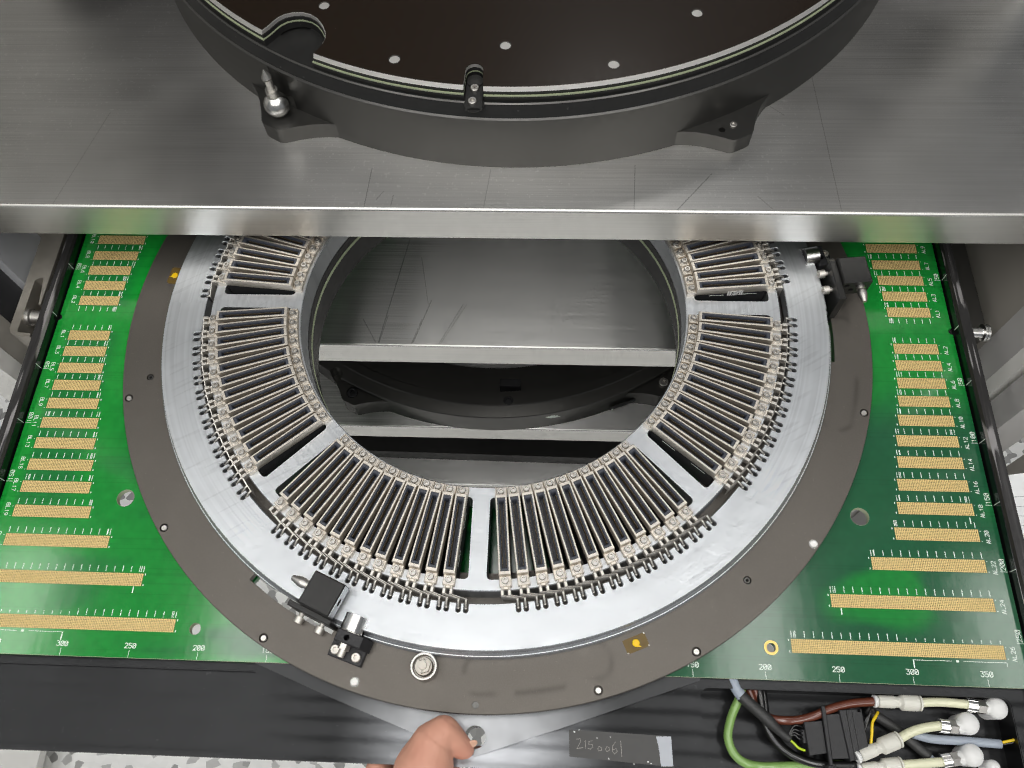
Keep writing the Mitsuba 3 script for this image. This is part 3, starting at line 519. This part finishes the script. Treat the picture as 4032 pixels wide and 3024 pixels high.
# ---------------------------------------------------------------- slot connectors: one built at angle 0, then turned into place
W2 = 4.15
cbody = box(165.3, 221.8, -4.1, 4.1, 12, 33.4) - box(167.5, 219.7, -2.8, 2.8, 30, 43)
shell = rbox(164.9, 222.2, -4.15, 4.15, 33.4, 42, .3)
shell = shell - Mf.batch_hull([box(167.2, 220.0, -2.95, 2.95, 41.2, 43), box(167.5, 219.7, -2.8, 2.8, 30, 43)])
for x in (165.9, 221.2): shell = shell - box(x-1.4, x+1.4, -.06, .06, 41.7, 43)
lugs = rbox(157.7, 165.2, -4.2, 4.2, 32.12, 36.2, .4) + rbox(222.0, 229.3, -4.2, 4.2, 32.12, 36.4, .4) + rbox(157.9, 164, -4.3, -3.3, 32.12, 38.2, .3) + rbox(224.6, 229.4, 3.4, 4.35, 32.12, 37.6, .2) + rbox(227.5, 231.0, -1.7, 1.7, 32.12, 35.0, .3)
shell = shell + lugs
ins = (box(167.3, 219.9, -2.85, 2.85, 31, 41.2)) - Mf.batch_hull([box(169.2, 218.0, -1.95, 1.95, 41.2, 42), box(169.8, 217.4, -1.45, 1.45, 40.2, 41.2)]) - box(169.8, 217.4, -1.45, 1.45, 33, 42)
cv = []
for i in range(46):
    x = 171.6+i*.985
    for y in (-1, 1): cv.append(box(x-.26, x+.26, y*1.42-.14, y*1.42+.14, 34, 38.9))
contacts = join(cv)
scr_in, scr_out = socket_screw(161.5, 0, 36.2, 2.45, 3.7, 1.35, .9, 3.0), socket_screw(225.7, 0, 36.4, 2.45, 3.7, 1.35, .9, 3.0)
def lever(s):
    y0 = s*2.45
    knob = rbox(231.2, 235.2, y0-1.15, y0+1.15, 30.0, 36.0, .35)
    pn = along(Mf.cylinder(8.5, .62, .62, 10), (223.4, y0, 34.6), (232, y0, 34.6)) if s < 0 else along(Mf.cylinder(4.5, .62, .62, 10), (227.4, y0, 34.6), (232, y0, 34.6))
    a = math.radians(1.85 if s < 0 else 3.10); ex, ey = 236.6*math.cos(a), 236.6*math.sin(a)
    blade = Mf.batch_hull([box(234.6, 235.1, y0-1.1, y0+.6, 20, 35.2), box(ex-.5, ex, ey-.9, ey+.9, 18, 28.8)])
    rod = tube([(ex-.8, ey, 28.2), (ex+1.0, ey+.04, 28.0), (240.0*math.cos(a), 240.0*math.sin(a), 26.0), (241.6*math.cos(a), 241.6*math.sin(a), 24.2)], .8, 8, 4)
    tip = trimesh.creation.icosphere(2, 1.15); tip.apply_translation((241.6*math.cos(a), 241.6*math.sin(a), 24.0))
    return join([knob, pn, blade, rod, tip])
PR = {'body': mikit.ply(mm(cbody), 'm_plastic_black', smooth=False), 'shell': (mikit.ply(mm(shell), 'm_nickel', smooth=25)), 'insert': mikit.ply(mm(ins), 'm_insert', smooth=False), 'contacts': mikit.ply(mm(contacts), 'm_contact', smooth=False), 's1': mikit.ply(mm(scr_in), 'm_steel_bright', smooth=30), 's2': mikit.ply(mm(scr_out), 'm_steel_bright', smooth=30), 'l1': mikit.ply(mm(lever(-1)), 'm_nickel_pin', smooth=35), 'l2': mikit.ply(mm(lever(1)), 'm_nickel_pin', smooth=35)}
ORD = ['first', 'second', 'third', 'fourth', 'fifth', 'sixth', 'seventh', 'eighth', 'ninth', 'tenth', 'eleventh', 'twelfth']
BN = {3: 'left upper', 4: 'left lower', 5: 'bottom left', 6: 'bottom right', 7: 'right lower', 0: 'right upper'}
for b in (4, 5, 6, 7, 3, 0):
    for bb, i, a in CON:
        if bb != b: continue
        if b == 3 and i < 4: continue          # hidden below the top shelf
        if b == 0 and i > 7: continue
        if b == 4: o = ORD[i]+' from the top'
        elif b in (5, 6): o = ORD[i]+' from the left'
        elif b == 7: o = ORD[11-i]+' from the top'
        elif b == 3: o = ORD[11-i]+' from the bottom'
        else: o = ORD[i]+' from the bottom'
        k = thing('slot_connector', 'beige slot connector with dark slit, %s in the %s bank' % (o, BN[b]), 'connector', 'slot connectors round the hub')
        jr = random.Random(b*31+i); tm = T().translate([CXR*MM, CYR*MM, 0]).rotate([0, 0, 1], a+jr.uniform(-.13, .13)).translate([jr.uniform(-.2, .2)*MM, 0, jr.uniform(-.25, .15)*MM])
        for nm, src in (('shell', 'shell'), ('body', 'body'), ('insert', 'insert'), ('contacts', 'contacts'), ('screw', 's1'), ('screw', 's2'), ('lever', 'l1'), ('lever', 'l2')):
            kk = key_of(nm, k)
            cx = {'s1': 161.5, 's2': 225.7}.get(src); tw = tm if cx is None else tm.translate([cx*MM, 0, 0]).rotate([0, 0, 1], jr.uniform(0, 60)).translate([-cx*MM, 0, 0])
            scene[kk] = {**PR[src], 'to_world': tw}
            if nm == 'contacts': labels[kk] = {'kind': 'stuff'}
        if (b, i) in ((0, 0), (7, 0), (4, 11), (5, 11), (6, 0), (3, 11), (5, 0), (6, 11)): # printed flank seen in the pocket
            s = -1 if i == 0 else 1
            fl = [box(176, 188, 4.11, 4.17, 31.2, 31.8) if s > 0 else box(176, 188, -4.17, -4.11, 31.2, 31.8), box(203, 215, 4.11, 4.17, 30.8, 31.4) if s > 0 else box(203, 215, -4.17, -4.11, 30.8, 31.4)]
            put('flank_print', rotz(Mf.batch_boolean(fl, m3.OpType.Add), a).translate([CXR, CYR, 0]), 'm_print', k, smooth=False)
        if (b, i) == (0, 0):
            put('sticker', rotz(box(190.5, 203, -4.26, -4.16, 30.4, 36.6), a).translate([CXR, CYR, 0]), 'm_cap', k, smooth=False, label='white number sticker on the flank reading 54 upside down')
            g, w = text('54', 3.9, .6, 0, .05); g = g.translate([-w/2, -1.95, 0]).rotate([0, 0, 180]).rotate([90, 0, 0]).translate([196.8, -4.26, 33.5])
            bars = box(191.9, 192.25, -4.31, -4.25, 30.7, 36.3) + box(201.2, 201.55, -4.31, -4.25, 30.7, 36.3)
            put('number', rotz(g + bars, a).translate([CXR, CYR, 0]), 'm_plastic_black', k, smooth=False)

# ---------------------------------------------------------------- roller brackets and catch blocks
def place(m, a):
    if isinstance(m, trimesh.Trimesh):
        m = m.copy(); m.apply_transform(trimesh.transformations.rotation_matrix(math.radians(a), [0, 0, 1])); m.apply_translation([CXR, CYR, 0]); return m
    return at(rotz(m, a))
def along_m(p, q, r, n=20): # straight bore as a manifold along the local x axis
    L = abs(q[0]-p[0]); return Mf.cylinder(L, r, r, n).rotate([0, 90, 0]).translate([min(p[0], q[0]), p[1], p[2]])
def roller_bracket(a, label):
    k = thing('roller_bracket', label, 'bracket')
    foot = rbox(273.5, 292.2, -12.6, 12.6, 10.05, 14, .5)
    up = Mf.batch_hull([rbox(274, 282, -9.5, 10.0, 13, 26, .5), box(274, 282, -12, 14.5, 13, 15)]) 
    b = (foot + up) - cyl(278.2, -1.5, 16, 30, 2.1, n=20) - along_m((282.5, -2, 18.4), (273, -2, 18.4), 2.5)
    put('body', place(b, a), 'm_plastic_black', k, smooth=25)
    ro = along(Mf.cylinder(11.0, 7.9, 7.9, 48) - Mf.cylinder(2, 6.4, 6.4, 40).translate([0, 0, 9.6]) - Mf.cylinder(2, 6.9, 6.9, 40).translate([0, 0, -1.2]), (273.8, 0, 27.5), (260, 0, 27.5))
    rk = put('roller', place(ro, a), 'm_chrome', k, smooth=35)
    put('end_cap', place(along(Mf.cylinder(.9, 6.3, 6.3, 40) - Mf.cylinder(2, 1.3, 1.3, 6).translate([0, 0, .4]), (264.2, 0, 27.5), (263, 0, 27.5)), a), 'm_plastic_black', rk)
    st = along(lathe([(2.6, 0), (2.6, 9)], 20), (282, -2.5, 18.2), (290, -2.5, 17.8)); hx = along(Mf.cylinder(4, 4.2, 4.2, 6).rotate([0, 0, 30]), (282, -2.5, 18.2), (290, -2.5, 18.0))
    put('threaded_stud', place(st, a), 'm_nickel_pin', k); put('jam_nut', place(hx, a), 'm_steel_bright', k, smooth=False)
    for y in (-8.2, 7.6): put('screw', place(socket_screw(287.4, y, 14, 3.3, 3.2, 1.7), a), 'm_nickel_pin', k)
roller_bracket(-108.1, 'black bracket with a steel roller standing on the brown flange at the front left')
roller_bracket(11.6, 'black bracket with a steel roller half hidden below the top shelf at the right')
def catch(a, out, label):
    k = thing('catch_block', label, 'block')
    if not out:
        pl = rbox(272.0, 276.0, -22, 12.2, 4, 33.0, .5); bl = rbox(248.2, 272.0, -12.1, 12.1, 33, 45, .9)
        pn = [(259, -12, 39), (259, -27, 39)]
        holes = [((260, 10, 39), (260, 14, 39), 2.6)]
        sc = [((276, -15, 14), (283, -15, 14)), ((276, 2, 14), (283, 2, 14))]
    else:
        pl = rbox(275.5, 280.8, -24, 12.5, 4, 41, .5); bl = rbox(280.8, 303.5, -12.1, 12.1, 27.5, 45, .9)
        pn = [(296, -12, 37.0), (296, -25, 37.0)]
        holes = [((284, -10, 40), (284, -14, 40), 2.2), ((289, -10, 33.5), (289, -14, 33.5), 2.2)]
        sc = [((275.5, 6.5, 31), (268, 6.5, 31)), ((275.5, -9, 31), (268, -9, 31))]
    for p, q, r in holes: bl = bl - Mf.cylinder(5, r, r, 20).rotate([90, 0, 0]).translate([p[0], max(p[1], q[1])+.5, p[2]])
    put('block', place(bl, a), 'm_black_anodised', k, smooth=25); put('back_plate', place(pl, a), 'm_tray_plain', k, smooth=25)
    if not out: # bare machined flank
        fb = rbox(248.8, 271.4, 12.1, 12.35, 33.6, 44.4, .05) - Mf.cylinder(5, 2.6, 2.6, 20).rotate([90, 0, 0]).translate([260, 14, 39]); put('bare_flank', place(fb, a), 'm_aluminium', k, smooth=False)
    put('locating_pin', place(along(lathe([(3.4, 0), (3.4, 2), (2.7, 2.2), (3.6, 4.5), (3.6, 7.5), (2.0, 13.4), (1.6, 14)], 24), *pn), a), 'm_steel_bright', k)
    for p, q in sc:
        s = Mf.cylinder(2.5, 1.9, 1.9, 16) + Mf.cylinder(4.6, 3.5, 3.3, 24).translate([0, 0, 2.5]) - Mf.cylinder(4, 1.6, 1.6, 6).translate([0, 0, 4.6]); put('screw', place(along(s, p, q), a), 'm_nickel_pin', k)
catch(-113.6, False, 'square black catch block with a bullet pin over the bright annulus at the front left')
catch(5.9, True, 'square black catch block with two side screws over the flange at the upper right')

# ---------------------------------------------------------------- tape label on the tray front
tl = thing('tape_label', 'dark tape strip with a pencilled number and one torn pale end on the tray front', 'label')
tp = ext([(64.6, -315.4), (133.8, -317.3), (134.4, -335.6), (125.5, -335.7), (65.0, -332.2)], ZT+.02, ZT+.12); put('strip', tp, 'm_tape', tl, smooth=False)
put('torn_end', ext([(123.5, -317.7), (133.7, -317.4), (134.3, -335.7), (126.6, -336.1), (126, -334.8), (125.4, -327), (124.6, -322)], ZT+.13, ZT+.22), 'm_tape_torn', tl, smooth=False)
hw = {'2': [(69.8, -321.3), (72.4, -320.9), (72.6, -322.6), (70, -327.2), (74.2, -326.4)], '1': [(75.6, -321.9), (76.0, -326.6)], '5': [(80.6, -321.9), (78.2, -322.3), (78.0, -324.2), (80.2, -324.2), (80.8, -325.8), (79.2, -327.2), (77.6, -326.8)], '0': [(85.2, -325.2), (84.0, -326.6), (84.8, -328.1), (86.6, -327.8), (86.9, -326.2), (85.2, -325.2)], '00': [(90.2, -325.2), (89.2, -326.9), (90.2, -328.3), (91.8, -327.6), (91.8, -325.8), (90.2, -325.2)], '6': [(96.2, -321.9), (94.2, -324.6), (93.8, -328.0), (95.6, -329.5), (97.3, -327.9), (96.4, -326.2), (94.2, -327.0)], '11': [(99.6, -321.4), (100.2, -331.2)]}
put('handwriting', Mf.batch_boolean(sum([stroke(p, .42, ZT+.13, ZT+.17) for p in hw.values()], []), m3.OpType.Add), 'm_pencil', tl, smooth=False)
put('specks', join([cyl(x, y, ZT+.13, ZT+.2, r, n=8) for x, y, r in ((68.3, -316.7, .65), (71.6, -315.4, .45), (83.6, -320, .45), (92.8, -319.2, .4), (91.4, -332.6, .5), (117.6, -333.6, .6), (119.6, -334.6, .4), (108.2, -335.3, .4))]), 'm_speck', tl, smooth=False, kind='stuff')

# ---------------------------------------------------------------- tubes, cables and fittings in the right pocket
ZP = -26.0
t = thing('air_tube', 'bright green air tube looping round the left side of the pocket', 'tube')
put('hose', tube([(187, -278, -12), (186, -283.5, -13), (184, -290, -14), (179, -299.5, -15), (175.8, -307.5, -15), (174, -316, -15), (176.5, -324.6, -16), (182.5, -330.6, -17), (192.5, -333.3, -18), (206, -333.1, -20), (225, -331.8, -21), (252, -330.5, -21)], 3.0), 'm_tube_green', t, smooth=True)
t = thing('air_tube', 'glossy brown air tube curving across the pocket into the top white coupling', 'tube')
put('hose', tube([(190, -278, -17), (191.5, -285, -17), (195, -294, -18), (200, -300, -17), (205, -303.2, -15), (214, -304.2, -13), (223.5, -303.4, -12), (234, -300.4, -11), (243.5, -296.3, -11), (252.5, -293.5, -11), (262, -291.5, -11), (276, -290.0, -11)], 2.9), 'm_tube_brown', t, smooth=True)
t = thing('air_tube', 'short brown air tube dipping into the pocket beside the grey cable end', 'tube')
put('hose', tube([(194, -278, -14), (195, -284, -15), (197, -291, -18), (199, -298, -23)], 2.6), 'm_tube_brown', t, smooth=True)
for j, (dx, dz, lab) in enumerate(((0, 0, 'black air tube sweeping under the grey plug towards the lower coupling, nearer one'), (3.2, -4, 'black air tube running behind the nearer black tube in the pocket'))):
    t = thing('air_tube', lab, 'tube')
    put('hose', tube([(198+dx, -278, -15+dz), (198.4+dx, -285, -15+dz), (198.8+dx, -293, -15+dz), (199.2+dx, -302, -15+dz), (202+dx, -311.5, -15+dz), (208+dx, -320, -15+dz), (216.5+dx, -326, -15+dz), (227.5+dx, -329.6, -15+dz), (240+dx, -331, -15+dz), (258+dx, -330.6-1.5*j, -15+dz)], 2.7), 'm_tube_black', t, smooth=True)
t = thing('sleeved_cable', 'grey cable end in a matte black shrink sleeve running to the grey plug', 'cable')
put('grey_end', tube([(178, -277, -8), (180.5, -284, -8.6), (184.5, -290.5, -9)], 4.0), 'm_cable_grey', t, smooth=True)
put('sleeve', tube([(183, -288.6, -9), (186.5, -292, -9), (193, -297.4, -9.5), (200.5, -304, -10), (204.6, -308, -10.5), (209.5, -312, -12), (215.5, -316.2, -13)], np.interp(np.arange(49), [0, 4, 25, 33, 48], [3.9, 4.2, 4.1, 3.4, 2.6])), 'm_sleeve', t, smooth=True)
put('wire', tube([(214, -315.4, -12), (217.2, -318.4, -11), (220, -321.2, -11), (224.5, -322.7, -12)], .85, 8), 'm_cable_lime', t, smooth=True, label='yellow green wire')
for y in (0, 1.6, 3.2, 5.2): put('wire', tube([(214.6, -314.6+y*.3, -12), (218, -313.2+y, -10.5), (221, -314+y*1.6-1.6, -10.5), (225, -313.5+y*1.4-2, -12)], .7, 8), 'm_tube_black', t, smooth=True)
g = thing('cable_plug', 'dark grey rectangular multi-pin plug tied down in the middle of the pocket', 'plug')
def slab(p, z0, z1): 
    c = CS([np.asarray(p, float)]) ; return Mf.batch_hull([Mf.extrude(c.offset(-.35), z1-z0).translate([0, 0, z0]), Mf.extrude(c, z1-z0-.35).translate([0, 0, z0])])
put('rear_shell', slab([(226.3, -325.9), (238.1, -324.1), (237.4, -303.6), (225.0, -305.0)], -24, -9), 'm_plastic_black', g, smooth=20)
put('latch', slab([(223.6, -318.4), (226.4, -318.0), (225.6, -309.4), (222.9, -309.7)], -20, -11), 'm_plastic_black', g, smooth=20)
put('middle_shell', slab([(240.9, -327.5), (252.4, -326.8), (250.3, -298.6), (240.3, -299.8)], -24, -8.5), 'm_plastic_black', g, smooth=20)
fs = slab([(252.3, -328.6), (265.8, -324.7), (264.4, -295.4), (249.2, -296.7)], -24, -7.0) - box(261, 263.6, -297.5, -290, -12, 0) - rotz(box(-.2, .2, -40, 40, -7.8, 0), 3).translate([254.6, -312, 0]) - rotz(box(-.15, .15, -40, 40, -7.5, 0), 3).translate([258.4, -312, 0])
put('front_shell', fs, 'm_plastic_black', g, smooth=20)
zt = thing('cable_tie', 'black cable tie strapped over the grey plug and the brown tube', 'cable tie')
put('strap', slab([(238.2, -335), (240.5, -335), (240.0, -294.6), (237.3, -294.4)], -9.0, -6.6) , 'm_plastic_black', zt, smooth=20)
put('head', (rbox(236.6, 242.2, -335.6, -331.4, -14, -5.6, .5) - box(238, 240.8, -334.4, -332.6, -8, 0)), 'm_plastic_black', zt, smooth=20)
def coupling(p, q, label):
    k = thing('coupling', label, 'coupling'); L = np.linalg.norm(np.subtract(q, p))
    put('body', along(lathe([(3.9, L*.10), (4.2, L*.13), (4.2, L*.44), (3.7, L*.46), (3.7, L*.54), (4.6, L*.57), (5.5, L*.60), (5.5, L*.92), (5.2, L*.94)], 36), p, q), 'm_fitting', k)
    put('release_collar', along(lathe([(3.0, -.2), (4.2, 0), (4.2, L*.05), (3.2, L*.09)], 36), p, q), 'm_cap', k)
    put('release_collar', along(lathe([(4.0, L*.93), (4.0, L*.955), (5.4, L*.965), (5.4, L*1.0), (4.4, L*1.02)], 36), p, q), 'm_fitting', k)
coupling((274.8, -289.8, -11), (306.4, -290.0, -11), 'pale push-in coupling at the top of the pocket on the brown tube')
coupling((257.2, -325.8, -9.5), (287.4, -313.6, -9.5), 'pale push-in coupling lying aslant beside the grey plug')
coupling((259, -333.4, -15), (288.4, -329.4, -15), 'pale push-in coupling at the bottom edge partly under the slanting one')
def elbow(pts, nut0, nut1, cap, lab):
    t = thing('air_tube', 'milky air tube from the %s coupling to its capped fitting' % lab, 'tube'); put('hose', tube(pts, 3.05), 'm_tube_milk', t, smooth=True)
    k = thing('capped_fitting', 'white domed elbow with knurled silver nut, the %s of three in the pocket' % lab, 'fitting')
    n0, n1 = np.array(nut0, float), np.array(nut1, float); d = n1-n0; L = np.linalg.norm(d)
    kn = Mf.cylinder(L*.52, 4.6, 4.6, 24)
    for j in range(12): kn = kn - Mf.cylinder(L, .55, .55, 8).translate([4.7*math.cos(j*math.pi/6), 4.7*math.sin(j*math.pi/6), -1])
    put('knurled_nut', along(kn, n0, n1), 'm_chrome', k, smooth=20); put('hex_nut', along(Mf.cylinder(L*.46, 4.9, 4.9, 6).translate([0, 0, L*.54]), n0, n1), 'm_steel_bright', k, smooth=False)
    c = np.array(cap, float)
    stem = along(Mf.cylinder(np.linalg.norm(c-n1)+1, 4.4, 5.4, 32), n1, c); dome = Mf.sphere(7.3, 48).scale([1, 1, .8]).translate(list(c)) + cyl(c[0], c[1], c[2]-16, c[2], 6.4, 7.2, n=40)
    put('dome', join([stem, dome]), 'm_cap', k, smooth=40)
elbow([(305, -290, -11), (313, -289.2, -11), (325, -289.0, -11), (339, -289.8, -11.5)], (337.5, -289.8, -11.5), (350.2, -291.3, -12), (357.2, -291.6, -11), 'top')
elbow([(286.6, -314, -9.5), (296, -309, -9), (306, -305.9, -9.5), (318, -303.9, -10)], (316.0, -303.9, -10), (327.6, -304.9, -10.5), (335.0, -302.2, -9), 'middle')
elbow([(287, -329.4, -15), (299.6, -328.2, -15), (317, -326.4, -15)], (315.4, -326, -14.5), (326.8, -323.9, -14), (334.6, -321.8, -11), 'lowest')
k = thing('capped_fitting', 'bluish white cap at the lower right corner of the pocket, cut by the picture edge', 'fitting'); put('dome', Mf.sphere(4.6, 40).translate([347.8, -328.4, -13]) + cyl(347.8, -328.4, -24, -13, 4.4, n=36), 'm_cap', k, smooth=40)
t = thing('yellow_cable', 'grey sheathed cable ending in a yellow wire at the right edge of the pocket', 'cable')
put('sheath', tube([(300, -309.6, -16), (312, -312.3, -15), (331, -312.9, -14.5), (356.8, -314.0, -14)], 2.9), 'm_cable_grey', t, smooth=True)
put('wire', tube([(355.5, -313.6, -13.6), (361, -312.2, -12.6), (366, -311, -10), (373.5, -310.2, -5), (388, -309.6, -4.2)], .9, 8), 'm_cable_yellow', t, smooth=True)
put('wire', tube([(355.5, -314.4, -14.2), (361, -313.6, -14), (366, -312.6, -12), (373.5, -311.8, -5.2), (388, -311.0, -4.4)], .9, 8), 'm_tube_black', t, smooth=True)
t = thing('sleeved_cable', 'dark sleeve lying aslant below the milky tubes on the pocket floor', 'cable')
put('sleeve', tube([(272, -294, -19), (277, -297.7, -19), (288.8, -305.6, -19), (299.8, -314.9, -19), (309.6, -323.4, -19)], 3.4), 'm_sleeve', t, smooth=True)
put('grey_end', tube([(309.2, -323.0, -19), (311.6, -326, -19)], 2.6), 'm_cable_grey', t, smooth=True)
put('wire', tube([(277.5, -296.8, -13), (274.2, -299.6, -9), (271, -304, -8.4), (269.4, -311.6, -8.6), (268, -319.4, -10)], 1.0, 8), 'm_cable_yellow', t, smooth=True, label='yellow wire')
for d in (0, 2.0, 4.0): put('wire', tube([(277.5, -297.2-d*.2, -14), (272.6-d*.2, -297.4+d*.4, -10), (268.4, -300.6-d*.6, -9.6), (265.6, -306-d, -12)], .9, 8), 'm_tube_black', t, smooth=True)

# ---------------------------------------------------------------- the hand pulling the lug
def chain(js):
    out = []
    for (a, ra), (b, rb) in zip(js[:-1], js[1:]):
        out.append(Mf.batch_hull([Mf.sphere(ra, 24).translate(list(a)), Mf.sphere(rb, 24).translate(list(b))]))
    return out
H = []
H += chain([((-4.5, -330.6, 3.5), 5.6), ((-7.5, -329.5, 6.5), 7.6), ((-12.5, -325.2, 12.5), 9.0), ((-18.8, -321.0, 16.5), 10.8), ((-26.0, -328.5, 16.5), 13.6), ((-30.2, -345.0, 13.0), 20.0), ((-34, -386, 2), 25), ((-36, -440, -10), 27), ((-40, -560, -40), 34)])
FG = [[(-60, -374, -20), (-66, -345, -20), (-61, -324, -43), (-57, -309, -43)], [(-42, -378, -28), (-44, -347, -38), (-41, -326, -44), (-39, -311, -44)], [(-23, -379, -28), (-19, -350, -27), (-21, -330, -44), (-24, -318, -44)], [(-6, -378, -26), (5, -351, -25), (6, -336, -40), (1, -333, -46)]]
for f in FG:
    H += chain([((-34, -430, -14), 20), (f[0], 11)]); H += chain(list(zip(f, (11, 9.0, 7.8, 6.6))))
hand = Mf.batch_boolean(H, m3.OpType.Add).refine_to_length(2.2)
hm = tri(hand); hm = trimesh.Trimesh(hm.vertices, hm.faces, process=True); trimesh.smoothing.filter_taubin(hm, lamb=.5, nu=.51, iterations=40)
nv = meshkit.noise(hm.vertices/9.0, 3)-.5; hm.vertices = hm.vertices + hm.vertex_normals*nv[:, None]*.7
p = thing('person', "bare hand of a person, thumb hooked in the tray's pull lug", 'person')
put('hand', hm, 'm_skin', p, smooth=True)
nail = Mf.sphere(1, 32).scale([3.6, 4.6, 1.0]); nm = tri(nail); nm.apply_transform(trimesh.transformations.euler_matrix(.25, .95, -.85)); nm.apply_translation([-.6, -327.6, 8.2]); put('thumb_nail', nm, 'm_nail', p, smooth=True)
